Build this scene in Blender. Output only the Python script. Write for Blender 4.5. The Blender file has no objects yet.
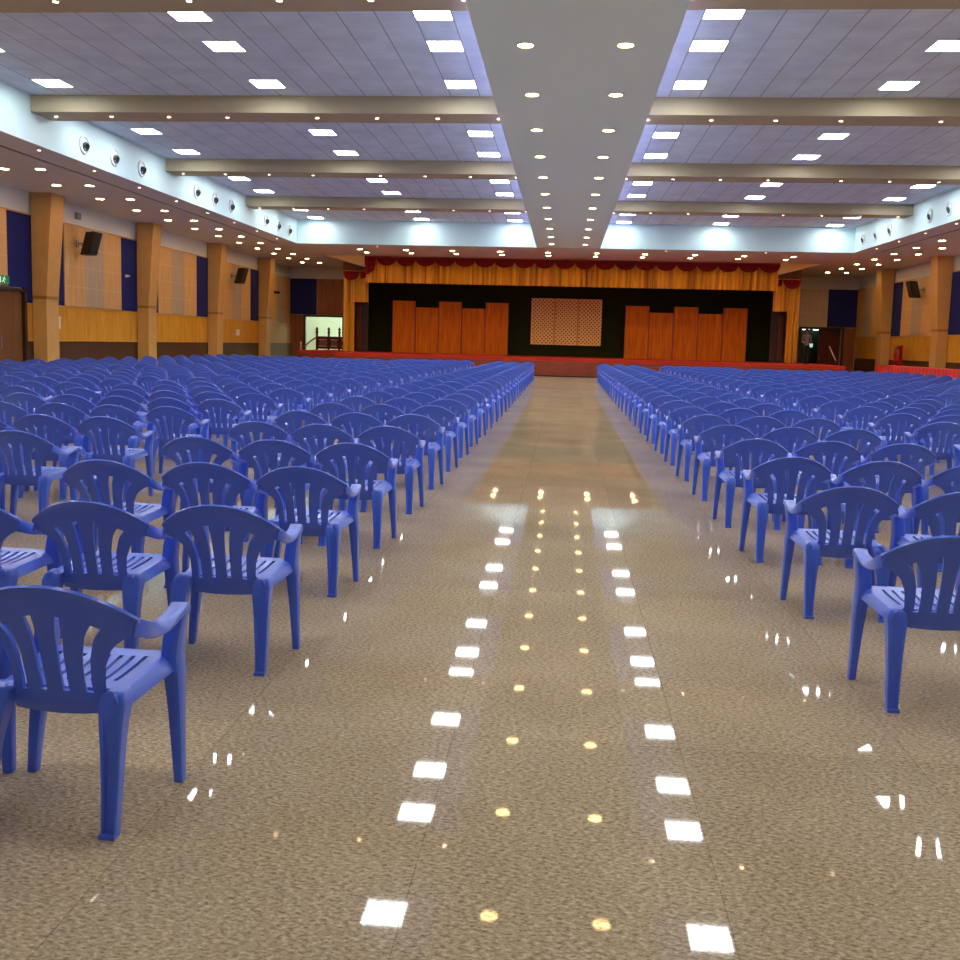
import bpy, bmesh, math, random
from mathutils import Vector, Matrix
PI = math.pi
scn = bpy.context.scene
col = scn.collection
rnd = random.Random(11)

# ------------------------------------------------------------------ helpers
def S(r, g, b):
    f = lambda c: (c/255/12.92) if c/255 <= .04045 else ((c/255+.055)/1.055)**2.4
    return (f(r), f(g), f(b), 1)

class NT:
    def __init__(s, name):
        s.m = bpy.data.materials.new(name); s.m.use_nodes = True
        s.t = s.m.node_tree; s.b = s.t.nodes['Principled BSDF']
    def n(s, kind, **kw):
        o = s.t.nodes.new(kind)
        for k, v in kw.items():
            if k in o.inputs.keys(): o.inputs[k].default_value = v
            else: setattr(o, k, v)
        return o
    def l(s, a, b): s.t.links.new(a, b)
    def math(s, op, a, b=None):
        o = s.n('ShaderNodeMath', operation=op)
        for i, x in enumerate((a, b)):
            if x is None: continue
            if isinstance(x, (int, float)): o.inputs[i].default_value = x
            else: s.l(x, o.inputs[i])
        return o.outputs[0]
    def mix(s, fac, a, b, mode='MIX'):
        o = s.n('ShaderNodeMix', data_type='RGBA', blend_type=mode)
        for i, x in ((0, fac), (6, a), (7, b)):
            if isinstance(x, (int, float, tuple)): o.inputs[i].default_value = x
            else: s.l(x, o.inputs[i])
        return o.outputs[2]
    def ramp(s, fac, *stops):
        o = s.n('ShaderNodeValToRGB'); e = o.color_ramp.elements
        while len(e) < len(stops): e.new(.5)
        for i, (p, c) in enumerate(stops): e[i].position = p; e[i].color = c
        s.l(fac, o.inputs[0]); return o.outputs[0]
    def coords(s, scale=(1, 1, 1), rot=(0, 0, 0)):
        tc = s.n('ShaderNodeTexCoord'); mp = s.n('ShaderNodeMapping')
        mp.inputs['Scale'].default_value = scale; mp.inputs['Rotation'].default_value = rot
        s.l(tc.outputs['Object'], mp.inputs[0]); return mp.outputs[0]
    def noise(s, vec, scale, detail=4, rough=.6):
        o = s.n('ShaderNodeTexNoise'); o.inputs['Scale'].default_value = scale
        o.inputs['Detail'].default_value = detail; o.inputs['Roughness'].default_value = rough
        s.l(vec, o.inputs['Vector']); return o.outputs['Fac']

def plain(name, c, rough=.5, spec=.5, metal=0, var=0, vscale=3):
    t = NT(name); b = t.b
    b.inputs['Roughness'].default_value = rough
    b.inputs['Specular IOR Level'].default_value = spec
    b.inputs['Metallic'].default_value = metal
    b.inputs['Base Color'].default_value = c
    if var:
        f = t.noise(t.coords(), vscale)
        t.l(t.ramp(f, (.3, tuple(x*(1-var) for x in c[:3])+(1,)), (.7, tuple(min(1, x*(1+var)) for x in c[:3])+(1,))), b.inputs['Base Color'])
    return t.m

def wood(name, c1, c2, scale=(9, 9, .5), rough=.35, spec=.5):
    t = NT(name)
    f = t.noise(t.coords(scale), 1.6, 5, .65)
    t.l(t.ramp(f, (.32, c1), (.68, c2)), t.b.inputs['Base Color'])
    t.b.inputs['Roughness'].default_value = rough; t.b.inputs['Specular IOR Level'].default_value = spec
    return t.m

def glow(name, c, strength, base=(.8, .8, .8, 1)):
    t = NT(name); b = t.b
    b.inputs['Base Color'].default_value = base
    b.inputs['Emission Color'].default_value = c; b.inputs['Emission Strength'].default_value = strength
    return t.m

class MB:
    def __init__(s): s.v = []; s.f = []; s.mi = []; s.cur = 0
    def face(s, *idx): s.f.append(tuple(idx)); s.mi.append(s.cur)
    def box(s, x0, x1, y0, y1, z0, z1):
        if x0 > x1: x0, x1 = x1, x0
        if y0 > y1: y0, y1 = y1, y0
        n = len(s.v)
        s.v += [(x, y, z) for z in (z0, z1) for y in (y0, y1) for x in (x0, x1)]
        for q in ((0, 2, 3, 1), (4, 5, 7, 6), (0, 1, 5, 4), (2, 6, 7, 3), (0, 4, 6, 2), (1, 3, 7, 5)):
            s.face(*[n+i for i in q])
        return s
    def loft(s, rings, cap=True, closed=True):
        n0 = len(s.v); k = len(rings[0])
        for r in rings: s.v += [tuple(p) for p in r]
        for i in range(len(rings)-1):
            for j in range(k if closed else k-1):
                a = n0+i*k+j; b = n0+i*k+(j+1) % k
                s.face(a, b, b+k, a+k)
        if cap and closed:
            s.face(*[n0+j for j in range(k)][::-1]); s.face(*[n0+(len(rings)-1)*k+j for j in range(k)])
        return s
    def prism(s, pts, ext):                 # polygon points extruded by a vector
        return s.loft([pts, [tuple(Vector(p)+Vector(ext)) for p in pts]])
    def tube(s, path, r, n=8):
        rings = []
        P = [Vector(p) for p in path]
        rs = r if isinstance(r, (list, tuple)) else [r]*len(P)
        for i, p in enumerate(P):
            d = (P[min(i+1, len(P)-1)]-P[max(i-1, 0)]).normalized()
            a = d.cross(Vector((0, 0, 1)));
            if a.length < 1e-3: a = d.cross(Vector((0, 1, 0)))
            a.normalize(); b = d.cross(a)
            rings.append([p+(a*math.cos(t)+b*math.sin(t))*rs[i] for t in [2*PI*k/n for k in range(n)]])
        return s.loft(rings)
    def lathe(s, prof, c=(0, 0, 0), axis='z', n=16):   # profile of (radius, height)
        rings = []
        for r, h in prof:
            ring = []
            for k in range(n):
                t = 2*PI*k/n; a, b = r*math.cos(t), r*math.sin(t)
                p = (a, b, h) if axis == 'z' else ((h, a, b) if axis == 'x' else (b, h, a))
                ring.append((c[0]+p[0], c[1]+p[1], c[2]+p[2]))
            rings.append(ring)
        if prof[0][0] > .01 and prof[-1][0] > .01: return s.loft(rings+rings[:1], cap=False)
        return s.loft(rings)
    def slab(s, fn, us, vs, thick, hole=None):          # a curved plate with openings
        nu, nv = len(us), len(vs); e = 1e-3
        def N(u, v):
            p = Vector(fn(u, v)); a = Vector(fn(min(u+e, 1), v))-Vector(fn(max(u-e, us[0]), v)); b = Vector(fn(u, min(v+e, 1)))-Vector(fn(u, max(v-e, vs[0])))
            m = a.cross(b); return p, m.normalized() if m.length else Vector((0, 0, 1))
        n0 = len(s.v); top = []
        for v in vs:
            for u in us:
                p, m = N(u, v); s.v.append(tuple(p+m*thick/2)); s.v.append(tuple(p-m*thick/2))
        I = lambda i, j, k: n0+2*(j*nu+i)+k
        ok = lambda i, j: 0 <= i < nu-1 and 0 <= j < nv-1 and not (hole and hole(i, j))
        for j in range(nv-1):
            for i in range(nu-1):
                if not ok(i, j): continue
                s.face(I(i, j, 0), I(i+1, j, 0), I(i+1, j+1, 0), I(i, j+1, 0))
                s.face(I(i, j, 1), I(i, j+1, 1), I(i+1, j+1, 1), I(i+1, j, 1))
                for (a, b, q) in (((i, j), (i+1, j), ok(i, j-1)), ((i+1, j), (i+1, j+1), ok(i+1, j)), ((i+1, j+1), (i, j+1), ok(i, j+1)), ((i, j+1), (i, j), ok(i-1, j))):
                    if not q: s.face(I(*a, 0), I(*a, 1), I(*b, 1), I(*b, 0))
        return s
    def mesh(s, name, mats, smooth=None, bevel=0, weld=False):
        me = bpy.data.meshes.new(name)
        me.from_pydata(s.v, [], s.f)
        for m in (mats if isinstance(mats, (list, tuple)) else [mats]): me.materials.append(m)
        me.polygons.foreach_set('material_index', s.mi)
        bm = bmesh.new(); bm.from_mesh(me)
        if weld: bmesh.ops.remove_doubles(bm, verts=bm.verts, dist=1e-4)
        bmesh.ops.recalc_face_normals(bm, faces=bm.faces)
        if bevel:
            es = [e for e in bm.edges if len(e.link_faces) == 2 and e.calc_face_angle(0) > .6]
            bmesh.ops.bevel(bm, geom=es, offset=bevel, segments=2, affect='EDGES', profile=.5, clamp_overlap=True)
        bm.to_mesh(me); bm.free()
        if smooth:
            me.polygons.foreach_set('use_smooth', [True]*len(me.polygons)); me.set_sharp_from_angle(angle=math.radians(smooth))
        return me
    def build(s, name, mats, parent=None, **kw):
        return link(name, s.mesh(name, mats, **kw), parent)

def link(name, data, parent=None, loc=None, rz=0):
    o = bpy.data.objects.new(name, data); col.objects.link(o)
    if parent: o.parent = parent
    if loc: o.location = loc
    if rz: o.rotation_euler = (0, 0, rz)
    return o
def tag(o, label=None, cat=None, group=None, kind=None):
    for k, v in (('label', label), ('category', cat), ('group', group), ('kind', kind)):
        if v: o[k] = v
    return o
def empty(name, loc, label, cat, group=None, rz=0):
    return tag(link(name, None, None, loc, rz), label, cat, group)
def copy_tree(o, loc, rz=0, flip=False):
    c = o.copy(); col.objects.link(c); c.location = loc; c.rotation_euler = (0, 0, rz)
    for ch in o.children:
        d = ch.copy(); col.objects.link(d); d.parent = c
        for g in ch.children:
            h = g.copy(); col.objects.link(h); h.parent = d
    return c
ORD = 'first second third fourth fifth sixth seventh eighth ninth tenth eleventh twelfth thirteenth fourteenth fifteenth sixteenth seventeenth eighteenth nineteenth twentieth twenty-first twenty-second twenty-third twenty-fourth twenty-fifth twenty-sixth twenty-seventh twenty-eighth twenty-ninth thirtieth'.split()

# ------------------------------------------------------------------ camera
CAM = (0., 0., 1.5)
F_PX, CX, CY, VX, VY, ROLL = 950., 480., 440., 565., 345., .026
cr, sr = math.cos(ROLL), math.sin(ROLL)
def unroll(px, py): x, y = px-CX, py-CY; return x*cr+y*sr, y*cr-x*sr
ux, uy = unroll(VX, VY)
pitch = math.atan2(-uy, F_PX); yaw = math.atan(ux/math.hypot(F_PX, uy))
fw = Vector((-math.sin(yaw)*math.cos(pitch), math.cos(yaw)*math.cos(pitch), -math.sin(pitch)))
rt = Vector((math.cos(yaw), math.sin(yaw), 0)); up = rt.cross(fw)
CR, CU = rt*cr+up*sr, up*cr-rt*sr
cd = bpy.data.cameras.new('camera'); cd.sensor_width = 36; cd.lens = F_PX/960*36
cd.shift_y = -(480-CY)/960; cd.clip_end = 200; cd.clip_start = .05
cam = bpy.data.objects.new('camera', cd); col.objects.link(cam); scn.camera = cam
M = Matrix((CR, CU, -fw)).transposed().to_4x4(); M.translation = CAM; cam.matrix_world = M
def project(x, y, z):
    p = Vector((x, y, z))-Vector(CAM); w = p.dot(fw)
    return (CX+F_PX*p.dot(CR)/w, CY-F_PX*p.dot(CU)/w) if w > .1 else (1e6, 1e6)

# ------------------------------------------------------------------ materials
# polished granite: fine speckle, faint slab tones, thin joints
t = NT('granite_floor')
co = t.coords((1, 1.9, 1), (0, 0, .5))
speck = t.noise(co, 52, 6, .72)
base = t.ramp(speck, (.33, S(114, 96, 78)), (.44, S(166, 146, 120)), (.54, S(192, 173, 145)), (.66, S(224, 208, 184)))
cl = t.noise(t.coords(), 1.1, 4, .6)
base = t.mix(1, base, t.ramp(cl, (.3, (.86, .81, .74, 1)), (.7, (1.1, 1.07, 1.02, 1))), 'MULTIPLY')
fk = t.noise(t.coords((1, 2.2, 1), (0, 0, -.6)), 95, 3, .6)
base = t.mix(1, base, t.ramp(fk, (.30, (.52, .46, .40, 1)), (.42, (1, 1, 1, 1))), 'MULTIPLY')
mp = t.n('ShaderNodeMapping'); mp.inputs['Location'].default_value = (.375, .9, 0)
tc = t.n('ShaderNodeTexCoord'); t.l(tc.outputs['Object'], mp.inputs[0])
bk = t.n('ShaderNodeTexBrick', offset=0., squash=1.)
for k, v in (('Color1', (.93, .93, .92, 1)), ('Color2', (1.06, 1.05, 1.02, 1)), ('Mortar', (.62, .58, .54, 1)), ('Scale', 1.), ('Mortar Size', .0017), ('Mortar Smooth', .3), ('Bias', 0.), ('Brick Width', .858), ('Row Height', 2.2)):
    bk.inputs[k].default_value = v
t.l(mp.outputs[0], bk.inputs['Vector'])
base = t.mix(1, base, bk.outputs['Color'], 'MULTIPLY')
df = t.n('ShaderNodeBsdfDiffuse'); t.l(base, df.inputs['Color'])
gl = t.n('ShaderNodeBsdfGlossy'); t.l(t.ramp(speck, (.38, (.3, .3, .3, 1)), (.6, (.85, .85, .85, 1))), gl.inputs['Color'])
t.l(t.ramp(speck, (.35, (.05, .05, .05, 1)), (.6, (.018, .018, .018, 1))), gl.inputs['Roughness'])
fr = t.n('ShaderNodeFresnel'); fr.inputs['IOR'].default_value = 1.5
ms = t.n('ShaderNodeMixShader'); t.l(t.math('MINIMUM', fr.outputs[0], .5), ms.inputs[0])
t.l(df.outputs[0], ms.inputs[1]); t.l(gl.outputs[0], ms.inputs[2])
t.l(ms.outputs[0], t.t.nodes['Material Output'].inputs['Surface'])
M_floor = t.m

# ceiling tiles .63 m with dark joints
t = NT('ceiling_tile')
tc = t.n('ShaderNodeTexCoord'); sp = t.n('ShaderNodeSeparateXYZ'); t.l(tc.outputs['Object'], sp.inputs[0])
def line(t, coord, period, off, half):
    a = t.math('ADD', coord, off+period*200); a = t.math('MODULO', a, period); a = t.math('SUBTRACT', a, period/2)
    return t.math('LESS_THAN', t.math('ABSOLUTE', a), half)
ax = t.math('ABSOLUTE', sp.outputs['X'])
lx = line(t, ax, .63, -2.015+.315, .012)
ly = t.math('MULTIPLY', line(t, sp.outputs['Y'], .63, .12, .008), .45)
ln = t.math('MAXIMUM', lx, ly)
tone = t.ramp(t.noise(t.coords((1.6, 1.6, 1)), 1.0, 2), (.35, S(196, 210, 228)), (.65, S(210, 224, 242)))
t.l(t.mix(ln, tone, S(150, 158, 172)), t.b.inputs['Base Color']); t.b.inputs['Roughness'].default_value = .85
M_ceil = t.m
M_soffit = plain('soffit_paint', S(205, 205, 200), .7)
M_spine = plain('spine_paint', S(220, 240, 236), .6)
M_side = plain('side_soffit_paint', S(204, 202, 200), .7)
M_white = plain('white_wall_paint', S(222, 232, 232), .7)
M_cove = plain('upstand_white_paint', S(212, 238, 240), .6)
M_beam = plain('beam_paint', S(176, 162, 132), .6)
M_groove = plain('groove_dark', S(35, 28, 26), .7)
M_col_a = plain('column_laminate', S(205, 160, 92), .4, var=.06)
M_col_band = plain('column_band', S(165, 115, 50), .4)
M_wain = wood('wainscot_wood', S(196, 136, 34), S(222, 164, 58), (5, 5, .5), .5, .3)
M_dado = wood('dado_wood', S(66, 42, 28), S(88, 58, 38), (5, 5, .5), .4)
M_gold_trim = plain('gold_strip', S(214, 160, 70), .35)
M_blue_fabric = plain('blue_wall_fabric', S(34, 40, 104), .9, .2, var=.12, vscale=30)
def tilewood(name, c1, c2, ln_c):
    t = NT(name)
    f = t.noise(t.coords((6, 6, .6)), 1.5, 4)
    wv = t.ramp(f, (.3, c1), (.7, c2))
    tc = t.n('ShaderNodeTexCoord'); sp = t.n('ShaderNodeSeparateXYZ'); t.l(tc.outputs['Object'], sp.inputs[0])
    l1 = line(t, sp.outputs['Z'], .675, -2.35+.3375, .014); l2 = line(t, sp.outputs['Y'], .66, .05, .01); l3 = line(t, sp.outputs['X'], .66, .05, .01)
    l4 = line(t, sp.outputs['Y'], .083, 0, .012)
    wv = t.mix(t.math('MULTIPLY', l4, .18), wv, ln_c)
    t.l(t.mix(t.math('MULTIPLY', t.math('MAXIMUM', l1, l2), .55), wv, ln_c), t.b.inputs['Base Color'])
    t.b.inputs['Roughness'].default_value = .5
    return t.m
M_tan = tilewood('tan_acoustic_wood', S(206, 158, 98), S(222, 178, 116), S(236, 200, 146))
M_grey = tilewood('grey_acoustic_wood', S(172, 152, 128), S(190, 170, 146), S(208, 190, 164))
M_brownpanel = wood('brown_panel_wood', S(120, 66, 34), S(148, 86, 46), (5, 5, .6), .5)
M_drape = None
t = NT('gold_drape'); f = t.noise(t.coords((5, 1, .06)), 1.2, 3)
t.l(t.ramp(f, (.3, S(150, 84, 10)), (.62, S(244, 180, 50))), t.b.inputs['Base Color']); t.b.inputs['Roughness'].default_value = .55  # dark-to-light vertical stripes paint in the shade between pleats
M_drape = t.m
M_swag = plain('crimson_velvet', S(136, 16, 20), .6, .3, var=.2, vscale=6)
M_stagewood = wood('stage_front_wood', S(120, 48, 20), S(150, 64, 28), (1.2, 3, 5), .35)
M_red = plain('red_carpet', S(190, 44, 22), .7, .3, var=.1, vscale=8)
M_screen = wood('screen_wood', S(184, 88, 6), S(228, 126, 18), (7, 7, .45), .6, .12)
M_screen_edge = plain('screen_edge', S(120, 52, 20), .4)
M_green = plain('green_backdrop', S(40, 44, 18), .9, .1, var=.35, vscale=40)
M_cream = plain('lattice_cream', S(255, 208, 128), .7, .1)
M_goldbar = plain('lattice_gold', S(214, 158, 60), .4)
M_darkred = plain('lattice_backing', S(110, 42, 24), .7)
M_darkwood = wood('dark_door_wood', S(58, 30, 16), S(80, 44, 24), (6, 6, .5), .4)
M_doorwood = wood('door_wood', S(96, 62, 26), S(124, 82, 38), (6, 6, .5), .35)
M_doorframe = plain('door_frame_wood', S(52, 32, 22), .4)
M_black = plain('black_plastic', S(14, 14, 16), .5)
M_grille = plain('speaker_grille', S(22, 22, 24), .8)
M_metal = plain('grey_metal', S(150, 150, 152), .35, metal=.6)
M_ventwhite = plain('vent_white', S(214, 222, 222), .4)
M_ventdark = plain('vent_dark', S(62, 72, 74), .5)
M_lampring = plain('lamp_ring', S(225, 222, 215), .4)
M_panel = glow('led_panel_light', (.93, .98, 1, 1), 32)
M_warm = glow('warm_lamp', (1, .68, .26, 1), 28)
M_warm2 = glow('warm_soffit_lamp', (1, .62, .27, 1), 98)
M_spot = glow('warm_spot_lamp', (1, .72, .42, 1), 40)
M_violet = glow('violet_led', (.45, .36, 1, 1), 15)
M_chair = plain('blue_plastic', S(68, 104, 220), .24, .6)
M_chair.node_tree.nodes['Principled BSDF'].inputs['Sheen Weight'].default_value = .22
M_tablered = plain('red_table_cloth', S(226, 62, 54), .55)
M_red_ext = plain('extinguisher_red', S(170, 22, 18), .3)
M_exit = glow('exit_green', S(10, 130, 62), .35, S(10, 110, 52))
M_exitw = glow('exit_white', S(220, 255, 230), .7)
M_creamboard = plain('cream_board', S(206, 180, 138), .6)
M_sage = plain('sage_board', S(132, 128, 104), .6)
M_rail = wood('rail_wood', S(70, 22, 12), S(98, 36, 20), (6, 6, 1), .3)
M_tile_pale = plain('pale_fret', S(176, 150, 130), .5)
M_steel = plain('steel_post', S(225, 205, 180), .3)
M_mint = plain('mint_wall_paint', S(226, 240, 220), .8)
M_skin = plain('skin', S(120, 78, 56), .5)
M_hair = plain('black_hair', S(16, 13, 12), .6)
M_shirt = plain('grey_shirt', S(112, 98, 96), .8)
M_trouser = plain('dark_trousers', S(22, 22, 30), .8)
M_paper = plain('white_paper', S(232, 236, 230), .6)
M_greenglow = plain('green_board', S(60, 92, 74), .6)

# ------------------------------------------------------------------ the room shell
XW, YB, YF = 16.62, -3.5, 56.5           # wall planes
ZS, ZC = 5.75, 6.8                       # soffit and ceiling heights
SP, CO, CE = 1.39, 12.2, 42.6            # spine half width, coffer half width, coffer end
def struct(name, mb, m, label=None, **kw): return tag(mb.build(name, m, **kw), label, None, None, 'structure')
struct('floor', MB().box(-XW-.3, XW+.3, YB-.3, 60, -.2, 0), M_floor)
struct('wall_left', MB().box(-XW-.3, -XW, YB, YF+.3, 0, ZS+.2), M_white)
struct('wall_right', MB().box(XW, XW+.3, YB, YF+.3, 0, ZS+.2), M_white)
struct('wall_rear', MB().box(-XW, XW, YB-.3, YB, 0, 7.2), M_white)
DL, DR = (-15.6, -13.35), (13.5, 15.8); DZ = 2.8
w = MB()
w.box(-XW, DL[0], YF, YF+.3, 0, ZS); w.box(DL[1], DR[0], YF, YF+.3, 0, ZS); w.box(DR[1], XW, YF, YF+.3, 0, ZS)
w.box(*DL, YF, YF+.3, DZ, ZS); w.box(*DR, YF, YF+.3, DZ, ZS)
struct('wall_far', w, M_side)
for s, nm in ((-1, 'ceiling_coffer'), (1, 'ceiling_coffer')):
    struct('ceiling', MB().box(s*SP, s*CO, YB, CE, ZC, ZC+.1), M_ceil)
sm = MB(); sm.box(-SP, SP, YB, CE, ZS, ZC)
struct('ceiling_spine', sm, M_spine)
k = 0
for s in (-1, 1):
    k += 1
    u = MB(); u.box(s*CO, s*(CO+.02), YB, CE, ZS, ZC)
    struct('trim_%d' % k, u, M_cove)                       # white upstand along the coffer
    k += 1
    u = MB()
    gx0, gx1 = 13.12, 13.24
    u.box(s*(CO+.02), s*gx0, YB, CE, ZS, ZC+.1); u.box(s*gx0, s*gx1, YB, CE+.6, ZS+.06, ZC+.1)
    u.box(s*gx1, s*(XW+.3), YB, CE, ZS, ZC+.1)
    struct('ceiling_side', u, M_side)
    u = MB(); u.box(s*gx0, s*gx1, YB, CE+.5, ZS+.02, ZS+.06)
    struct('trim_%d' % k, u, M_groove)
u = MB(); u.box(-CO, -SP, CE-.02, CE, ZS, ZC); u.box(SP, CO, CE-.02, CE, ZS, ZC)
struct('trim_5', u, M_cove)
u = MB(); u.box(-13.12, 13.12, CE, YF+.3, ZS, ZS+.1)
for s in (-1, 1): u.box(s*13.24, s*(XW+.3), CE, YF+.3, ZS, ZS+.1); u.box(s*13.12, s*13.24, CE+.6, YF+.3, ZS, ZS+.1)
struct('ceiling_far', u, M_side)
# sloping bulkheads beside the stage opening
for s in (-1, 1):
    a = [(s*10.3, 48.3, ZS), (s*12.35, 48.3, ZS), (s*10.3, 48.3, 5.2)]
    u = MB().prism(a, (0, 8.2, 0)); struct('trim_%d' % (6+(s > 0)), u, M_side)
    a = [(s*10.3, 48.27, ZS), (s*12.33, 48.27, ZS), (s*10.3, 48.27, 5.21)]
    u = MB().prism(a, (0, .03, 0)); struct('trim_%d' % (8+(s > 0)), u, plain('bulkhead_gold', S(252, 218, 134), .5))

SIDE = {-1: 'doorway', 1: 'person'}
# beams across each coffer
BY = [-.8, 6.5, 13.8, 21.1, 28.45, 35.75]
for i, y in enumerate(BY):
    for s in (-1, 1):
        b = MB().box(s*SP, s*CO, y, y+.9, 6.43, ZC).build('ceiling_beam', M_beam)
        tag(b, 'beige painted ceiling beam, %s from the stage, on the %s side of the spine' % (ORD[5-i], SIDE[s]), 'beam', 'ceiling beams', 'structure')
# columns tapering outward towards the top
CY_ = [(-.7, 6), (6.6, 5), (13.9, 4), (21.2, 3), (28.5, 2), (35.8, 1), (43.15, 0), (50.5, -1)]
cols = [28.5, 35.8, 43.15, 50.5]
allc = [-.7, 6.6, 13.9, 21.2]+cols
for i, y in enumerate(allc):
    for s in (-1, 1):
        if y < 20: continue
        X = lambda v: s*v
        def ring(xi, z, y1): return [(X(XW-.075), y, z), (X(xi), y, z), (X(xi), y1, z), (X(XW-.075), y1, z)]
        b = MB().loft([ring(16.1, 0, y+.72), ring(16.1, 2.5, y+.72)])
        b.cur = 1; b.loft([ring(16.085, 2.5, y+.735), ring(16.085, 2.6, y+.735)])
        b.cur = 0; b.loft([ring(16.09, 2.6, y+.72), ring(15.87, ZS, y+.78)])
        o = b.build('column', [M_col_a, M_col_band])
        tag(o, 'tan laminate column flaring towards the top, %s from the stage on the %s side wall' % (ORD[len(allc)-1-i], SIDE[s]), 'column', 'side columns', 'structure')

# side wall finishes: dado, wainscot, acoustic panels
for s in (-1, 1):
    fx = lambda d: s*(XW-d)
    nm = SIDE[s]
    dr = (25.2, 28.05) if s < 0 else None
    segs = [(YB, dr[0]), (dr[1], YF)] if dr else [(YB, YF)]
    a, b, c = MB(), MB(), MB()
    for y0, y1 in segs:
        a.box(fx(0), fx(.03), y0, y1, 0, 1.19)
        b.box(fx(0), fx(.045), y0, y1, 1.22, 2.31)
        c.box(fx(0), fx(.06), y0, y1, 1.19, 1.22); c.box(fx(0), fx(.06), y0, y1, 2.31, 2.35)
    struct('baseboard_%s' % ('left' if s < 0 else 'right'), a, M_dado)
    struct('wall_wainscot', b, M_wain)
    struct('trim_%d' % (10+(s > 0)), c, M_gold_trim)
    struct('trim_%d' % (12+(s > 0)), MB().box(fx(0), fx(.05), YB, YF, 5.06, 5.1), M_gold_trim)
    for i, y in enumerate(allc):
        if y < 12: continue
        y0, y1 = y+1.95, y+6.0
        r = ORD[len(allc)-1-i]
        root = empty('acoustic_panel', (0, 0, 0), 'tan and grey tiled acoustic wall panel past the %s column from the stage, %s side' % (r, nm), 'wall panel', 'wooden acoustic wall panels')
        if y1 > YF: y1 = YF
        d = (y1-y0)/3
        for j in range(3):
            MB().box(fx(.004), fx(.07), y0+d*j, y0+d*(j+1), 2.82 if (s < 0 and 20 < y < 22) else 2.37, 5.05).build('panel_strip', M_grey if j == 1 else M_tan, root)
        if y+9 < YF+1:
            fb = MB(); ye = min(allc[i+1]+1.93, YF) if i+1 < len(allc) else YF
            if s < 0 and 20 < y < 22: fb.box(fx(.004), fx(.05), y1+.02, 28.07, 2.82, 5.05); fb.box(fx(.004), fx(.05), 28.07, ye, 2.37, 5.05)
            else: fb.box(fx(.004), fx(.05), y1+.02, ye, 2.37, 5.05)
            o = fb.build('fabric_panel', M_blue_fabric)
            tag(o, 'dark blue fabric wall panel behind the %s column from the stage, %s side' % (ORD[len(allc)-2-i], nm), 'wall panel', 'blue fabric wall panels')
# far wall finishes in the wings
for s in (-1, 1):
    o = MB().box(s*14.93, s*(XW-.08), YF-.06, YF-.004, 2.92, 5.05).build('fabric_panel', M_blue_fabric)
    tag(o, 'blue-black fabric panel on the far wall above the %s' % ('bright white doorway' if s < 0 else 'brown door behind the person'), 'wall panel', 'blue fabric wall panels')
    o = MB().box(s*13.0, s*14.9, YF-.06, YF-.004, 2.92, 5.05).build('wood_panel', M_brownpanel if s < 0 else M_grey)
    tag(o, '%s panel on the far wall beside the blue fabric, %s side' % ('red-brown wood' if s < 0 else 'grey-brown tiled', SIDE[s]), 'wall panel')
    u = MB(); D = DL if s < 0 else DR
    u.box(D[0]-.12, D[0], YF-.08, YF, 0, DZ+.1); u.box(D[1], D[1]+.12, YF-.08, YF, 0, DZ+.1); u.box(D[0], D[1], YF-.08, YF, DZ, DZ+.1)
    struct('door_%d' % (1 if s < 0 else 2), u, M_doorframe)
    u = MB().box(s*11.5, D[0]-.12 if s > 0 else D[1]+.12, YF-.05, YF, 0, 2.8); u.box(s*(XW-.08), D[1]+.12 if s > 0 else D[0]-.12, YF-.05, YF, 0, 2.88); struct('trim_%d' % (14+(s > 0)), u, M_brownpanel)
# lit room behind the doorway
u = MB(); u.box(-16.5, -12.5, 59.5, 59.6, 0, 3.2); u.box(-16.5, -16.4, YF+.3, 59.5, 0, 3.2); u.box(-12.6, -12.5, YF+.3, 59.5, 0, 3.2); u.box(-16.5, -12.5, YF+.3, 59.6, 3.2, 3.3)
struct('wall_side_room', u, M_mint)
u = MB(); u.box(12.5, 16.6, 59.5, 59.6, 0, 3.2); u.box(12.5, 12.6, YF+.3, 59.5, 0, 3.2); u.box(16.5, 16.6, YF+.3, 59.5, 0, 3.2); u.box(12.5, 16.6, YF+.3, 59.6, 3.2, 3.3)
struct('wall_back_room', u, M_greenglow)
def tubelamp(x, y, z, L, m, label):
    r = empty('ceiling_tube_light', (x, y, z), label, 'light')
    MB().box(-L/2, L/2, -.05, .05, 0, .06).build('housing', M_lampring, r); MB().box(-L/2+.03, L/2-.03, -.03, .03, -.04, 0).build('tube', m, r)
M_tube = glow('tube_lamp', (.95, 1, .84, 1), 60)
tubelamp(-14.4, 57.6, 3.14, 2.6, M_tube, 'white tube light on the ceiling of the bright room through the doorway')
M_tube2 = glow('tube_lamp_dim', (.9, 1, .95, 1), 3)
for i, (x, z) in enumerate(((13.75, 2.72), (14.35, 2.72))):
    tubelamp(x*59.3/56.9+.1, 59.2, z+.1, .45, M_tube2, '%s white tube glowing behind the standing person' % ('short inner' if i == 0 else 'short outer'))
o = MB().box(14.55, 14.95, 59.44, 59.5, 1.75, 1.98).build('notice_sign', M_exitw); tag(o, 'small glowing white sign seen through the doorway behind the person', 'sign')
r = empty('brown_door', (15.2, YF+.36, 0), 'red-brown wooden door leaf beside the opening behind the person', 'door')
MB().box(-.6, .6, 0, .05, .0, DZ).build('door_leaf', M_rail, r); MB().tube([(-.5, -.05, 1.0), (-.5, -.05, 1.25)], .015).build('door_handle', M_metal, r)

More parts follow.
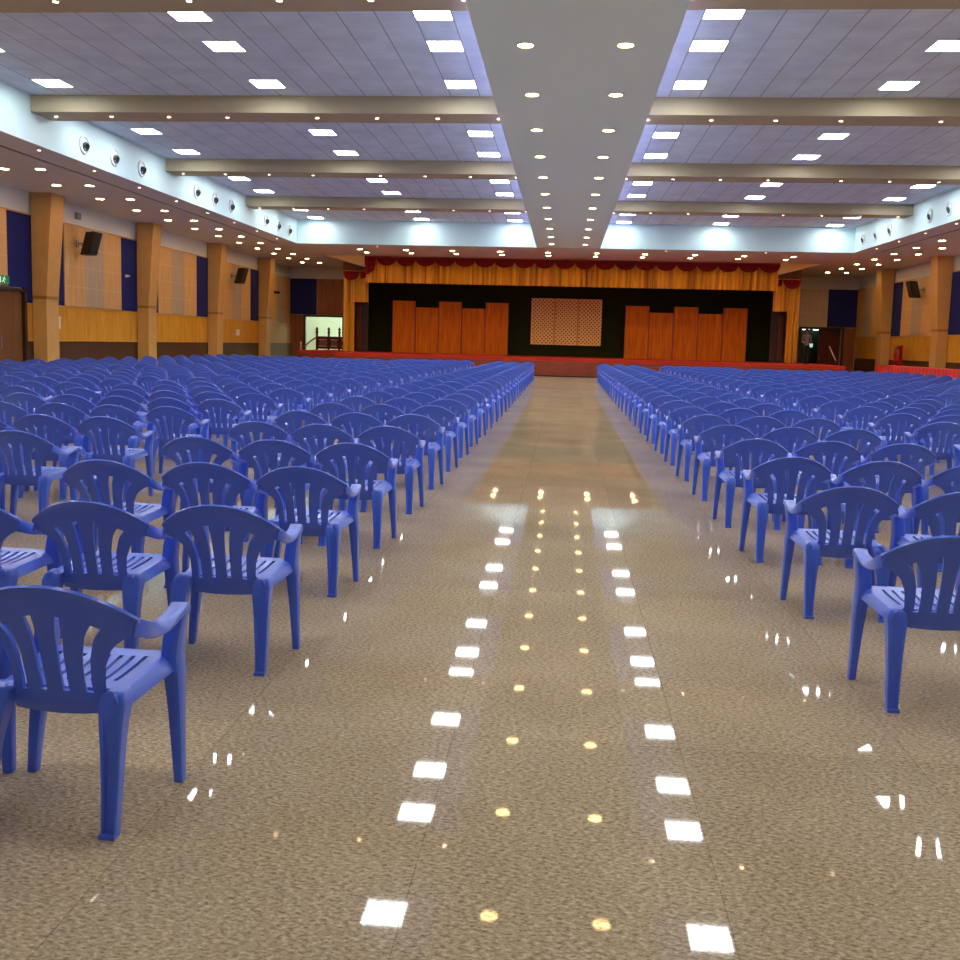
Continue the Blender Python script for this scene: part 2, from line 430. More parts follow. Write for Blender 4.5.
# side door and exit sign on the doorway-side wall
y0, y1 = 25.2, 28.05
u = MB(); u.box(-XW, -XW+.16, y0, y0+.12, 0, 2.78); u.box(-XW, -XW+.16, y1-.12, y1, 0, 2.78); u.box(-XW, -XW+.16, y0, y1, 2.68, 2.78)
struct('door_3', u, M_doorframe)
r = empty('side_door', (-XW+.006, 26.63, 0), 'brown double door under the green exit sign on the side wall', 'door')
for j in (0, 1):
    d = MB().box(0, .07, -1.27+1.28*j, -.02+1.28*j, .02, 2.66).build('door_leaf', M_doorwood, r)
    MB().tube([(.1, -.13+.24*j, .95), (.1, -.13+.24*j, 1.3)], .018).build('door_handle', M_metal, d)
r = empty('exit_sign', (-XW+.075, 26.85, 2.87), 'green illuminated exit sign above the side door', 'sign')
MB().box(0, .07, -.3, .3, 0, .24).build('sign_box', M_exit, r)
fg = MB()
fg.lathe([(.001, 0), (.022, 0), (.022, .004), (.001, .004)], (.071, .06, .19), 'x', 10)
for a, b in (((.05, .165), (.0, .1)), ((0, .1), (.06, .03)), ((0, .1), (-.07, .05)), ((.05, .155), (.11, .12)), ((.04, .16), (-.03, .15))):
    fg.tube([(.073, a[0], a[1]), (.073, b[0], b[1])], .011, 6)
fg.box(.07, .076, -.2, -.13, .03, .2)
fg.build('sign_figure', M_exitw, r)

# ------------------------------------------------------------------ ceiling lamps
ROWS = [3.0, 5.6, 8.6, 10.3, 12.9, 15.9, 17.6, 20.13, 23.1, 24.75, 27.4, 30.4, 31.9, 34.55, 37.7, 39.25, 41.8]  # first two rows are unseen, added to brighten the nearest chairs and floor
pf = MB(); h = .315
for a in ((-h, h, -h, -h+.02), (-h, h, h-.02, h), (-h, -h+.02, -h+.02, h-.02), (h-.02, h, -h+.02, h-.02)): pf.box(*a, -.012, 0)
pf = pf.mesh('light_frame', M_lampring); pd = MB().box(-h+.02, h-.02, -h+.02, h-.02, -.006, 0).mesh('light_diffuser', M_panel)
proto = None
NEAR = {0: 'beside the spine', 1: 'in the middle line', 2: 'beside the vent wall'}
for i, y in enumerate(ROWS):
    for s in (-1, 1):
        for j, x in enumerate((2.33, 6.42, 11.13)):
            lb = 'square white LED ceiling light %s, %s row from the stage, %s side' % (NEAR[j], ORD[len(ROWS)-1-i], SIDE[s])
            if proto is None:
                proto = empty('ceiling_light', (s*x, y, ZC), lb, 'ceiling light', 'square LED ceiling lights')
                link('frame', pf, proto); link('diffuser', pd, proto)
            else:
                c = copy_tree(proto, (s*x, y, ZC)); c['label'] = lb
def lampmesh(nm, r, m, drop=.012):
    b = MB(); n = 20
    b.lathe([(r, -.001), (r*1.28, -.001), (r*1.28, -drop*.5), (r*1.05, -drop), (r, -drop*.6)], n=n)
    b.cur = 1; b.lathe([(.001, -.002), (r, -.002), (r, -.005), (.001, -.005)], n=n)
    return b.mesh(nm, [M_lampring, m], smooth=40)
dl = lampmesh('downlight', .11, M_warm); ds = lampmesh('soffit_downlight', .12, M_warm2)
sp_ = lampmesh('spot', .042, M_spot, .03)
def lamp(name, me, x, y, z, lb, grp): tag(link(name, me, None, (x, y, z)), lb, 'ceiling light', grp)
for k_ in range(-4, 11):
    for s in (-1, 1):
        lamp('ceiling_downlight', dl, s*.71, 14.08+2.7*k_, ZS, 'round warm downlight in the spine, %s pair from the stage, %s side' % (ORD[10-k_], SIDE[s]), 'spine downlights')
for i, y in enumerate(BY):
    for s in (-1, 1):
        for j, x in enumerate((1.62, 2.98, 4.34, 5.70, 7.76, 9.12, 10.48, 11.8)):
            lamp('ceiling_spotlight', sp_, s*x, y+.36, 6.43, 'tiny spotlight under %s beam from the stage, %s from the spine, %s side' % (ORD[5-i], ORD[j], SIDE[s]), 'beam spotlights')
for k_ in range(-6, 8):
    for s in (-1, 1):
        lamp('ceiling_spotlight', sp_, s*12.46, 21.87+2.655*k_, ZS, 'tiny spotlight on the soffit rim below the vents, %s from the stage, %s side' % (ORD[7-k_], SIDE[s]), 'rim spotlights')
for k_ in range(-6, 12):
    for s in (-1, 1):
        for j, x in enumerate((13.92, 14.92)):
            lamp('ceiling_downlight', ds, s*x, 24.48+2.61*k_, ZS, 'warm downlight in %s soffit row from the columns, %s from the stage, %s side' % (('second', 'first')[j], ORD[11-k_], SIDE[s]), 'side soffit downlights')
for i, x in enumerate((-9.8, -7.6, -5.4, -3.17, -.93, 1.31, 3.53, 5.78, 8.0, 10.2)):
    for j, y in enumerate((44.85, 46.4)):
        lamp('ceiling_downlight', ds, x, y, ZS, '%s downlight above the stage edge, %s along from the doorway side' % (('front-row', 'back-row')[j], ORD[i]), 'stage edge downlights')
for i, x in enumerate((-8.6, -4.3, 4.3, 8.6)):
    lamp('ceiling_spotlight', sp_, x, 43.0, ZS, 'tiny spotlight on the far soffit rim, %s along from the doorway side' % ORD[i], 'far rim spotlights')
# violet cove strips on the spine sides
for s in (-1, 1):
    o = MB().box(s*SP, s*(SP+.025), YB+.1, CE-.3, 6.3, 6.33).build('ceiling_led_strip', M_violet)
    tag(o, 'slim violet LED strip along the %s side of the spine' % SIDE[s], 'light strip')
# round jet vents on the upstand
vr = MB().lathe([(.235, 0), (.235, .03), (.215, .045), (.19, .045), (.18, .0)], axis='x', n=28).mesh('vent_ring', M_ventwhite, smooth=40)
vb = MB(); vb.lathe([(.001, .02), (.18, .02), (.18, .004), (.001, .004)], axis='x', n=24)
vb = vb.mesh('vent_bowl', M_ventwhite, smooth=40)
vn = MB().lathe([(.05, .01), (.11, .03), (.11, .07), (.085, .09), (.08, .04), (.001, .04)], axis='x', n=20).mesh('vent_nozzle', M_ventdark, smooth=40)
vproto = None
VY_ = [b+d for b in BY[1:]+[] for d in (2.38, 4.0, 5.65)]
for i, y in enumerate(VY_):
    for s in (-1, 1):
        lb = 'round white jet air vent high on the white upstand, %s from the stage, %s side' % (ORD[len(VY_)-1-i], SIDE[s])
        if vproto is None:
            vproto = empty('air_vent', (s*CO, y, 6.18), lb, 'air vent', 'jet air vents', 0 if s < 0 else PI)
            link('ring', vr, vproto); link('bowl', vb, vproto); o = link('nozzle', vn, vproto, (0, .03, -.02)); o.rotation_euler = (0, .35, -.3)
        else:
            c = copy_tree(vproto, (s*CO, y, 6.18), 0 if s < 0 else PI); c['label'] = lb

# ------------------------------------------------------------------ wall fittings
def speaker(s, y, which):
    r = empty('wall_speaker', (s*(XW-.07), y, 4.1), 'black loudspeaker on a wall bracket, %s column from the stage, %s side' % (which, SIDE[s]), 'speaker', 'wall loudspeakers')
    q = -s
    br = MB(); br.box(0, q*.03, -.08, .08, .25, .5); br.box(0, q*.32, -.025, .025, .36, .41); br.build('bracket', M_metal, r)
    bd = MB()
    tl = .28
    def P(a, b, z): return (q*(.3+a+tl*(z-.38)), b-.35*a, z)
    bd.loft([[P(0, -.2, z), P(.42, -.3, z), P(.42, .3, z), P(0, .2, z)] for z in (0, .76)])
    o = bd.build('cabinet', M_black, r, bevel=.02)
    g = MB(); g.loft([[P(.425, -.26, z), P(.445, -.26, z), P(.445, .26, z), P(.425, .26, z)] for z in (.05, .71)]); g.build('grille', M_grille, o)
speaker(-1, 31.3, 'before the second'); speaker(-1, 46.3, 'before the first'); speaker(1, 46.3, 'before the first')
speaker(1, 31.3, 'before the second')
o = MB().box(-XW, -XW+.1, 31.3, 31.55, 5.3, 5.52).build('wall_vent', M_metal); tag(o, 'small grey box on the white wall above the loudspeaker', 'box')
r = empty('wall_camera', (-XW+.05, 34.9, 3.66), 'small white security camera on the blue wall panel by the column', 'camera')
MB().box(0, .06, -.05, .05, -.05, .05).build('mount', M_ventwhite, r); MB().lathe([(.001, .05), (.04, .05), (.04, .15), (.001, .16)], axis='x', n=12).build('camera_body', M_ventwhite, r)
r = empty('wall_camera', (-XW+.07, 53.3, 4.05), 'small black bracket camera on the tan panel nearest the far wall', 'camera')
MB().box(0, .06, -.08, .08, -.06, .06).build('mount', M_black, r); MB().lathe([(.001, .05), (.06, .05), (.07, .3), (.001, .31)], axis='x', n=12).build('camera_body', M_black, r)
o = MB().box(-XW+.045, -XW+.06, 47.0, 47.5, 1.55, 1.85).build('notice_sign', M_paper); tag(o, 'small white notice on the yellow wainscot below the far loudspeaker', 'sign')
o = MB().box(-XW+.045, -XW+.09, 29.95, 30.1, 1.6, 2.0).build('wall_switch', M_paper); tag(o, 'narrow white switch plate on the yellow wainscot beside the column', 'switch')
# cream board with a sage lower half on the doorway-side wall
r = empty('wall_board', (-XW+.07, 54.35, 0), 'cream partition board with sage lower half beside the bright doorway', 'board')
MB().box(0, .06, -2.05, 2.1, 1.2, 2.35).build('upper_board', M_creamboard, r); MB().box(0, .07, -2.05, 2.1, 0, 1.19).build('lower_board', M_sage, r)
# extinguishers on a red stand
r = empty('extinguisher_stand', (15.95, 47.6, 0), 'red stand against the person-side wall holding two fire extinguishers', 'stand')
MB().box(-.25, .25, -.35, .35, 0, .06).build('base', M_red_ext, r); MB().box(-.1, .1, -.3, .3, .06, 1.2).build('cabinet', M_red_ext, r, bevel=.015); MB().box(.12, .15, -.35, .35, .06, 1.9).build('back_board', M_red_ext, r)
for j in (0, 1):
    r = empty('fire_extinguisher', (15.95, 47.45+.3*j, 1.205), 'red fire extinguisher on the red stand, the one %s the stage' % ('farther from', 'nearer')[j], 'fire extinguisher', 'fire extinguishers')
    MB().lathe([(.001, 0), (.085, 0), (.09, .02), (.09, .42), (.06, .49), (.03, .52), (.03, .55), (.001, .55)], n=18).build('cylinder', M_red_ext, r, smooth=40)
    v = MB(); v.box(-.02, .02, -.05, .09, .55, .58); v.box(-.02, .02, -.05, .09, .6, .62); v.tube([(0, 0, .54), (0, 0, .6)], .02); v.build('valve', M_black, r)
    MB().tube([(0, -.04, .56), (-.08, -.06, .5), (-.1, -.05, .3), (-.1, 0, .15)], .012).build('hose', M_black, r)

# ------------------------------------------------------------------ the stage
st = MB(); st.box(-11, 12.8, 45.05, 56.4, 0, .72); st.box(-14.0, -11, 49.5, 56.4, 0, .72)
r = empty('stage', (0, 45, 0), 'low wide stage with red-brown front and red carpet top edge', 'stage')
r.location = (0, 0, 0)
st.build('platform', M_stagewood, r)
tp = MB(); tp.box(-11.05, 12.85, 45.0, 56.4, .73, .87); tp.box(-14.05, -11.05, 49.45, 56.4, .73, .87); tp.build('carpet', M_red, r)
x = -11.
while x < 12.7:
    MB().box(x+.012, min(x+2.8-.012, 12.8), 45.0, 45.05, .06, .725).build('front_panel', M_stagewood, r); x += 2.8
MB().box(-11, 12.8, 45.02, 45.05, 0, .055).build('kick_strip', M_black, r)
struct('wall_backdrop', MB().box(-11.2, 11.2, 52, 52.1, .88, ZS-.02), M_green)
# closing walls behind the wing curtains
for s in (-1, 1):
    struct('trim_%d' % (16+(s > 0)), MB().box(s*10.35, s*11.7, 49.45, 49.5, 4.95, ZS-.01), M_brownpanel)
    u = MB(); u.box(s*11.3, s*11.38, 49.4, YF-.06, .885, ZS-.6); struct('wall_wing', u, M_darkwood)
    r = empty('wing_door', (s*10.91, 50.6, .88), 'dark brown door beside the green backdrop, %s side' % SIDE[s], 'door')
    MB().box(-.35, .35, 0, .06, 0, 4.0).build('door_leaf', M_darkwood, r)
    MB().box(s*.05, s*.28, -.05, 0, .1, 2.4).build('door_panel', plain('door_inlay', S(110, 56, 28), .4), r)
# pleated drapes
def drape(mb, x0, x1, z0, z1, y, amp=.1, per=.34):
    n = max(8, int((x1-x0)/.045)); us = [i/n for i in range(n+1)]
    f = lambda u, v: (x0+(x1-x0)*u, y-amp*math.sin(2*PI*(x0+(x1-x0)*u)/per+.8*math.sin(3.1*u*7))-.03*math.sin(17*u), z0+(z1-z0)*v)
    return mb.slab(f, us, [0, .33, .66, 1], .012)
def swag(x, z, w, d, y):
    m = MB(); nth, nr = 16, 9
    f = lambda u, v: (x-w*math.cos(PI*u)*(.04+.96*v), y-.05-.13*math.sin(PI*u)*v-.035*math.sin(v*26)*math.sin(PI*u), z-d*max(0, math.sin(PI*u))**.8*v)
    return m.slab(f, [.001+.998*i/nth for i in range(nth+1)], [i/(nr*2)+.0005 for i in range(nr*2+1)], .012)
def jabot(x, z, w, d, y):
    f = lambda u, v: (x+w*(u-.5)*(1-.25*v), y-.06-.05*math.sin(u*16), z-d*v*(1-.35*abs(u-.5)*2*0-.25*u))
    return MB().slab(f, [i/16 for i in range(17)], [0, .25, .5, .75, 1], .012)
r = empty('stage_valance', (0, 0, 0), 'long gold pleated valance with a row of crimson swags above the stage', 'curtain')
drape(MB(), -10.25, 10.32, 4.42, ZS-.04, 48.4).build('drape', M_drape, r, smooth=60)
for i in range(20): swag(-9.15+1.0*i, 5.73, .52, .46, 48.3).build('swag', M_swag, r, smooth=60)
jabot(-10.0, 5.73, .6, .95, 48.3).build('tail', M_swag, r, smooth=60)
MB().box(-10.3, 10.35, 48.22, 48.5, 5.69, 5.745).build('pelmet_board', plain('pelmet_wood', S(150, 80, 40), .5), r)
for s in (-1, 1):
    r = empty('wing_curtain', (0, 0, 0), 'gold pleated side curtain with crimson swag beside the stage opening, %s side' % SIDE[s], 'curtain', 'wing curtains')
    a, b = sorted((s*10.3, s*11.6))
    drape(MB(), a, b, 3.45, 5.02, 49.2).build('upper_drape', M_drape, r, smooth=60)
    a, b = sorted((s*11.02, s*11.6))
    drape(MB(), a, b, .88, 3.45, 49.2).build('lower_drape', M_drape, r, smooth=60)
    swag(s*11.15, 5.02, .43, .46, 49.12).build('swag', M_swag, r, smooth=60)
    jabot(s*10.5, 5.02, .4, .4, 49.12).build('tail', M_swag, r, smooth=60)
    MB().tube([(s*10.3, 49.2, 5.04), (s*11.62, 49.2, 5.04)], .03).build('curtain_rail', M_goldbar, r)
# two folding wooden screens of five boards each, stepped tops
def screen(x0, x1, label):
    r = empty('folding_screen', ((x0+x1)/2, 51.2, .87), label, 'screen', 'stepped wooden stage screens')
    w_ = (x1-x0)/5
    for i in range(5):
        a = -(x1-x0)/2+i*w_; top = 2.78 if i % 2 == 0 else 2.45; yy = 0 if i % 2 == 0 else .06
        p = MB().box(a+.006, a+w_-.006, yy, yy+.05, 0, top).build('board', M_screen, r)
        fr = MB(); fr.box(a+.006, a+.03, yy-.006, yy, 0, top); fr.box(a+w_-.03, a+w_-.006, yy-.006, yy, 0, top); fr.build('edge_strip', M_screen_edge, p)
    for sx in (-1.9, 1.9): MB().box(sx-.04, sx+.04, .12, .6, 0, .08).build('foot', M_screen_edge, r)
screen(-9.36, -3.06, 'stepped five-board brown wooden screen on stage, nearer the bright doorway')
screen(3.12, 9.48, 'stepped five-board brown wooden screen on stage, nearer the standing person')
# lattice screen in the middle
def clipline(c, w, h, sg):     # 45-degree bar x = c + sg*z within the panel rectangle
    pts = []
    for z in (0, h):
        x = c+sg*z
        if -1e-6 <= x <= w+1e-6: pts.append((x, z))
    for x in (0, w):
        z = (x-c)/sg
        if 1e-6 < z < h-1e-6: pts.append((x, z))
    return pts[:2] if len(pts) >= 2 else None
r = empty('lattice_screen', (0, 51.75, 0), 'cream diamond lattice panel in three sections on the dark green backdrop', 'screen')
MB().box(-1.86, 1.9, .1, .13, 1.5, 3.96).build('backing_board', M_darkred, r)
for i in range(3):
    x0 = -1.86+i*1.255; w_, h_ = 1.25, 2.46; m = MB(); p = .205
    for sg in (1, -1):
        k_ = -int(h_/p)-2
        while k_*p < w_+h_+p:
            q = clipline(k_*p, w_, h_, sg)
            if q and (abs(q[0][0]-q[1][0]) > .03):
                a, b = Vector((x0+q[0][0], 0, 1.5+q[0][1])), Vector((x0+q[1][0], 0, 1.5+q[1][1]))
                d = (b-a).normalized(); nn = Vector((-d.z, 0, d.x))*.037
                y_ = 0 if sg > 0 else .025
                m.prism([tuple(a+nn+Vector((0, y_, 0))), tuple(b+nn+Vector((0, y_, 0))), tuple(b-nn+Vector((0, y_, 0))), tuple(a-nn+Vector((0, y_, 0)))], (0, .03, 0))
            k_ += 1
    m.build('lattice', M_cream, r)
    fr = MB(); fr.box(x0, x0+.035, -.01, .06, 1.5, 3.96); fr.box(x0+w_-.035, x0+w_, -.01, .06, 1.5, 3.96); fr.box(x0, x0+w_, -.01, .06, 1.5, 1.535); fr.box(x0, x0+w_, -.01, .06, 3.925, 3.96)
    fr.build('frame', M_cream, r)
for x_ in (-.607, .648): MB().box(x_-.06, x_+.06, -.04, .0, 1.48, 3.97).build('mullion', M_goldbar, r)

# balustrade by the bright doorway and its hand rail
r = empty('balustrade', (0, 0, 0), 'dark red balustrade with three finial posts before the bright doorway', 'balustrade')
posts = (-13.72, -13.05, -12.45)
for x_ in posts:
    MB().lathe([(.06, 0), (.06, .95), (.085, .98), (.085, 1.02), (.045, 1.05), (.085, 1.14), (.05, 1.22), (.02, 1.27), (.001, 1.28)], (x_, 52, .87), n=12).build('post', M_rail, r, smooth=40)
u = MB(); u.box(-13.72, -12.2, 51.95, 52.05, 1.55, 1.63); u.box(-13.72, -12.2, 51.96, 52.04, .95, 1.02); u.build('rail', M_rail, r)
for a, b in ((-13.66, -13.11), (-12.99, -12.51), (-12.39, -12.2)):
    p = MB().box(a, b, 51.99, 52.01, 1.02, 1.55).build('infill_panel', M_rail, r)
    fr = MB(); fr.box(a+.06, b-.06, 51.97, 51.99, 1.42, 1.48); fr.box(a+.06, b-.06, 51.97, 51.99, 1.06, 1.12)
    q = a+.12
    while q < b-.1: fr.box(q, q+.025, 51.975, 51.99, 1.12, 1.42); q += .11
    fr.build('fret', M_tile_pale, p)
MB().tube([(-13.72, 52, 1.6), (-13.9, 51.3, 1.35), (-14.05, 50.4, 1.02)], .04).build('sloped_rail', M_rail, r, smooth=40)
r = empty('stair_post', (-14.12, 50.2, 0), 'pale slim post of the stage stair by the bright doorway', 'post')
MB().tube([(0, 0, 0), (0, 0, 1.25)], .035, 10).build('shaft', M_steel, r); MB().lathe([(.001, 1.25), (.05, 1.25), (.05, 1.3), (.001, 1.32)], n=10).build('cap', M_steel, r)
r = empty('stair_rail', (0, 0, 0), 'pale sloping hand rail on the person side of the stage', 'hand rail')
MB().tube([(12.95, 48.3, 1.76), (13.3, 48.3, 1.08)], .03).build('rail', M_steel, r)
MB().tube([(12.97, 48.3, 0), (12.97, 48.3, 1.74)], .022).build('post', M_rail, r); MB().tube([(13.28, 48.3, 0), (13.28, 48.3, 1.1)], .022).build('post', M_rail, r)

# long tables under red cloth by the person-side wall
for i, (y0, y1) in enumerate(((37.25, 45.4), (29.6, 37.1))):
    r = empty('long_table', (14.75, (y0+y1)/2, 0), 'long table under red cloth along the wall, %s' % ('end nearer the stage', 'end farther from the stage')[i], 'table', 'red cloth tables')
    L = (y1-y0)/2
    for a in (-.34, .34):
        for b in (-L+.2, L-.2): MB().box(a-.02, a+.02, b-.02, b+.02, 0, .93).build('leg', M_metal, r)
    MB().box(-.4, .4, -L, L, .93, .955).build('tabletop', M_darkwood, r)
    t_ = MB(); n = 120
    ring = []
    per = [(-.42, -L-.02), (.42, -L-.02), (.42, L+.02), (-.42, L+.02)]
    top, bot = [], []
    for e in range(4):
        a, b = Vector(per[e]), Vector(per[(e+1) % 4]); ln_ = (b-a).length; m_ = max(4, int(ln_/.07)); nrm = Vector(((b-a).y, -(b-a).x)).normalized()
        for j in range(m_):
            p = a+(b-a)*j/m_; top.append((p.x, p.y, .962)); w_ = .03+.025*math.sin(j*1.1)
            bot.append((p.x+nrm.x*w_, p.y+nrm.y*w_, .12))
    t_.loft([bot, top], cap=False); t_.face(*range(len(bot), 2*len(bot)))
    t_.build('cloth', M_tablered, r, smooth=50)

# ------------------------------------------------------------------ the person on the stage edge
def person(loc, rz):
    r = empty('person', loc, 'person in a grey shirt and dark trousers standing on the stage edge', 'person', None, rz)
    V, E, Rr = [], [], []
    def add(p, rad, par=None):
        V.append(p); Rr.append(rad)
        if par is not None: E.append((par, len(V)-1))
        return len(V)-1
    pel = add((0, 0, .92), (.15, .11)); wa = add((0, 0, 1.08), (.135, .1), pel); ch = add((0, -.01, 1.27), (.155, .11), wa); nb = add((0, 0, 1.4), (.1, .075), ch)
    nk = add((0, 0, 1.45), (.055, .055), nb); hd = add((0, -.015, 1.53), (.07, .085), nk); ht = add((0, -.01, 1.63), (.072, .088), hd); add((0, -.005, 1.68), (.045, .055), ht)
    for s in (-1, 1):
        hp = add((s*.09, 0, .86), (.105, .11), pel); kn = add((s*.1, -.01, .48), (.078, .08), hp); an = add((s*.1, .02, .09), (.058, .062), kn)
        he = add((s*.1, .0, .045), (.04, .04), an); add((s*.115, -.15, .03), (.04, .028), he)
        sh = add((s*.17, 0, 1.37), (.062, .062), nb); el = add((s*.235, .03, 1.1), (.043, .043), sh)
        wr = add((s*.17, -.17, 1.0), (.028, .026), el); pm = add((s*.13, -.235, 1.0), (.03, .022), wr)
        for j, (dx, dz, L) in enumerate(((-.0, .03, .07), (-.005, .012, .08), (-.005, -.008, .075), (0, -.027, .06))):
            f1 = add((s*(.11+dx), -.27, 1.0+dz), (.009, .009), pm); add((s*(.11+dx)-s*L*.6, -.29, 1.0+dz-.005), (.008, .008), f1)
        th = add((s*.135, -.22, 1.04), (.01, .01), pm); add((s*.11, -.25, 1.06), (.009, .009), th)
    me = bpy.data.meshes.new('body'); me.from_pydata(V, E, [])
    o = bpy.data.objects.new('body_build', me); col.objects.link(o)
    o.modifiers.new('skin', 'SKIN'); sb = o.modifiers.new('sub', 'SUBSURF'); sb.levels = 1; sb.render_levels = 1
    for i, sv in enumerate(me.skin_vertices[0].data): sv.radius = Rr[i]; sv.use_root = (i == 0)
    dg = bpy.context.evaluated_depsgraph_get(); dg.update()
    bm_ = bpy.data.meshes.new_from_object(o.evaluated_get(dg)); bpy.data.objects.remove(o)
    bm_.materials.clear()
    for m in (M_skin, M_shirt, M_trouser, M_black): bm_.materials.append(m)
    for p in bm_.polygons:
        z, ay = p.center.z, p.center.y
        hand = ay < -.185 and z > .9
        p.material_index = 3 if z < .075 else (2 if z < .95 and not hand and ay > -.14 else (0 if z > 1.43 or hand else 1)); p.use_smooth = True
    body = link('body', bm_, r)
    hr = MB().lathe([(.001, .115), (.05, .105), (.085, .06), (.098, .0), (.09, -.05), (.08, -.07)], (0, .014, 1.61), n=16)
    hr.build('hair', M_hair, r, smooth=50)
    fc = MB()
    for s in (-1, 1): fc.lathe([(.001, -.004), (.011, -.002), (.011, .004), (.001, .004)], (s*.03, -.098, 1.585), 'y', 8)
    fc.build('eyes', M_black, r)
    MB().loft([[(-.012, -.09, 1.545), (.012, -.09, 1.545), (0, -.122, 1.548)], [(-.006, -.095, 1.59), (.006, -.095, 1.59), (0, -.1, 1.59)]]).build('nose', M_skin, r)
    MB().box(-.024, .024, -.102, -.092, 1.515, 1.524).build('mouth', plain('lips', S(96, 48, 42), .5), r)
    for s in (-1, 1): MB().lathe([(.001, 0), (.025, 0), (.028, s*.012), (.001, s*.016)], (s*.076, .0, 1.57), 'x', 10).build('ear', M_skin, r)
person((11.82, 48.2, .885), .15)

# ------------------------------------------------------------------ the chairs
def lin(a, b, n): return [a+(b-a)*i/n for i in range(n+1)]
def interp(tab, v):
    for (a, x), (b, y) in zip(tab, tab[1:]):
        if v <= b: return x+(y-x)*max(0, (v-a)/(b-a))
    return tab[-1][1]
WT = [(0, .158), (.1, .152), (.3, .146), (.5, .152), (.66, .172), (.76, .2), (.83, .248), (.88, .266), (1, .271)]
def back_fn(u, v):
    w = interp(WT, v); x = u*w
    zt = .762-.108*abs(u)**2.2; zb = .33+.006*u*u
    z = zb+(zt-zb)*v
    y = -.095-.115*max(v, 0)**.9+.085*abs(u)**2.2*(.2+.8*v)
    if v < .1: y += .012*(1-v/.1)
    if v > .93: y -= .014*(v-.93)/.07          # rolled lip
    return (x, y, z)
def back_mesh(hi):
    SL = (-.69, -.235, .235, .69); hw = .062
    us = sorted({round(a, 4) for c in SL for a in (c-hw, c+hw)} | {-1., 1.} | ({-.97, -.88, -.5, -.35, -.12, 0., .12, .35, .5, .88, .97} if hi else {0.}))
    vs = [0, .06, .1, .14, .2, .3, .4, .5, .58, .66, .72, .78, .84, .89, .93, .97, 1] if hi else [0, .1, .2, .5, .74, .84, 1]
    def hole(i, j):
        um, vm = (us[i]+us[i+1])/2, (vs[j]+vs[j+1])/2
        for c in SL:
            if abs(um-c) < hw and .2 < vm < (.78 if abs(c) > .5 else .80): return True
        return False
    # narrow the slots towards their ends by shifting u lines slightly
    return MB().slab(back_fn, us, vs, .011, hole)
def seat_fn(u, v):
    yr = -.088-.057*max(0, min(1, (abs(u)-.76)/.16)); y = yr+(.245-yr)*v; w = .212+.033*v; x = u*w
    z = .408+.022*v-.012*math.sin(PI*min(1, v*1.05))*(1-u*u)
    if v > .93: z -= .03*((v-.93)/.07)**2
    e = max(0, abs(u)-.86)/.14
    z -= .045*e*e
    return (x, y, z)
def seat_mesh(hi):
    n = 8; hw = .032; SL = [-.63+1.26*i/(n-1) for i in range(n)]
    us = sorted({round(a, 4) for c in SL for a in (c-hw, c+hw)} | {-1., -.95, -.9, -.84, -.76, .76, .84, .9, .95, 1.}) if hi else [-1, -.9, -.76, 0, .76, .9, 1]
    vs = [0, .08, .2, .35, .5, .65, .8, .9, .95, 1] if hi else [0, .9, 1]
    def hole(i, j):
        um, vm = (us[i]+us[i+1])/2, (vs[j]+vs[j+1])/2
        return hi and .2 < vm < .8 and any(abs(um-c) < hw for c in SL)
    return MB().slab(seat_fn, us, vs, .012, hole)
def rrect(c, A, B, a, b, n=3, rad=.5):      # rounded rectangle ring
    pts = []; k = min(a, b)*rad
    for (sx, sy, t0) in ((1, 1, 0), (-1, 1, PI/2), (-1, -1, PI), (1, -1, 3*PI/2)):
        for i in range(n):
            t = t0+PI/2*i/(n-1) if n > 1 else t0+PI/4
            pts.append(c+A*(sx*(a-k)+k*math.cos(t))+B*(sy*(b-k)+k*math.sin(t)))
    return pts
def arm_mesh(s, hi):
    path = [((.258, -.140, .628), 88, .028, .0065), ((.269, -.118, .620), 88, .028, .0075), ((.271, -.075, .602), 84, .027, .009), ((.265, -.025, .587), 74, .026, .010), ((.259, .025, .577), 54, .027, .011), ((.255, .07, .572), 30, .029, .011), ((.252, .115, .574), 10, .031, .011), ((.250, .18, .583), 0, .032, .012), ((.242, .232, .592), 0, .032, .012), ((.238, .260, .584), 0, .030, .011), ((.237, .266, .558), 0, .028, .010)]
    if not hi: path = path[::2]+[path[-1]]
    rings = []; P = [Vector(p[0]) for p in path]
    for i, (p, tw, a, b) in enumerate(path):
        d = (P[min(i+1, len(P)-1)]-P[max(i-1, 0)]).normalized()
        A = Vector((1, 0, 0)); A = (A-d*A.dot(d)).normalized(); B = d.cross(A)
        t = math.radians(tw); A2 = A*math.cos(t)+B*math.sin(t)*(1); B2 = d.cross(A2)
        rings.append([Vector((q.x*s, q.y, q.z)) for q in rrect(P[i], A2, B2, a, b, 3 if hi else 1, .9)])
    return MB().loft(rings)
def front_leg(s, hi):
    X, Y = Vector((1, 0, 0)), Vector((0, 1, 0)); rings = []
    tab = [(0, .270, .185, .0165, .020), (.1, .264, .190, .019, .024), (.25, .253, .202, .024, .030), (.36, .243, .214, .029, .040), (.42, .234, .219, .031, .045), (.48, .236, .225, .031, .040), (.55, .242, .238, .031, .031), (.583, .246, .244, .030, .024), (.593, .246, .246, .024, .016)]
    if not hi: tab = tab[::2]
    for z, x, y, a, b in tab:
        rings.append([Vector((q.x*s, q.y, z)) for q in rrect(Vector((x-.01, y, z)), X, Y, a, b, 3 if hi else 1, .55)])
    return MB().loft(rings)
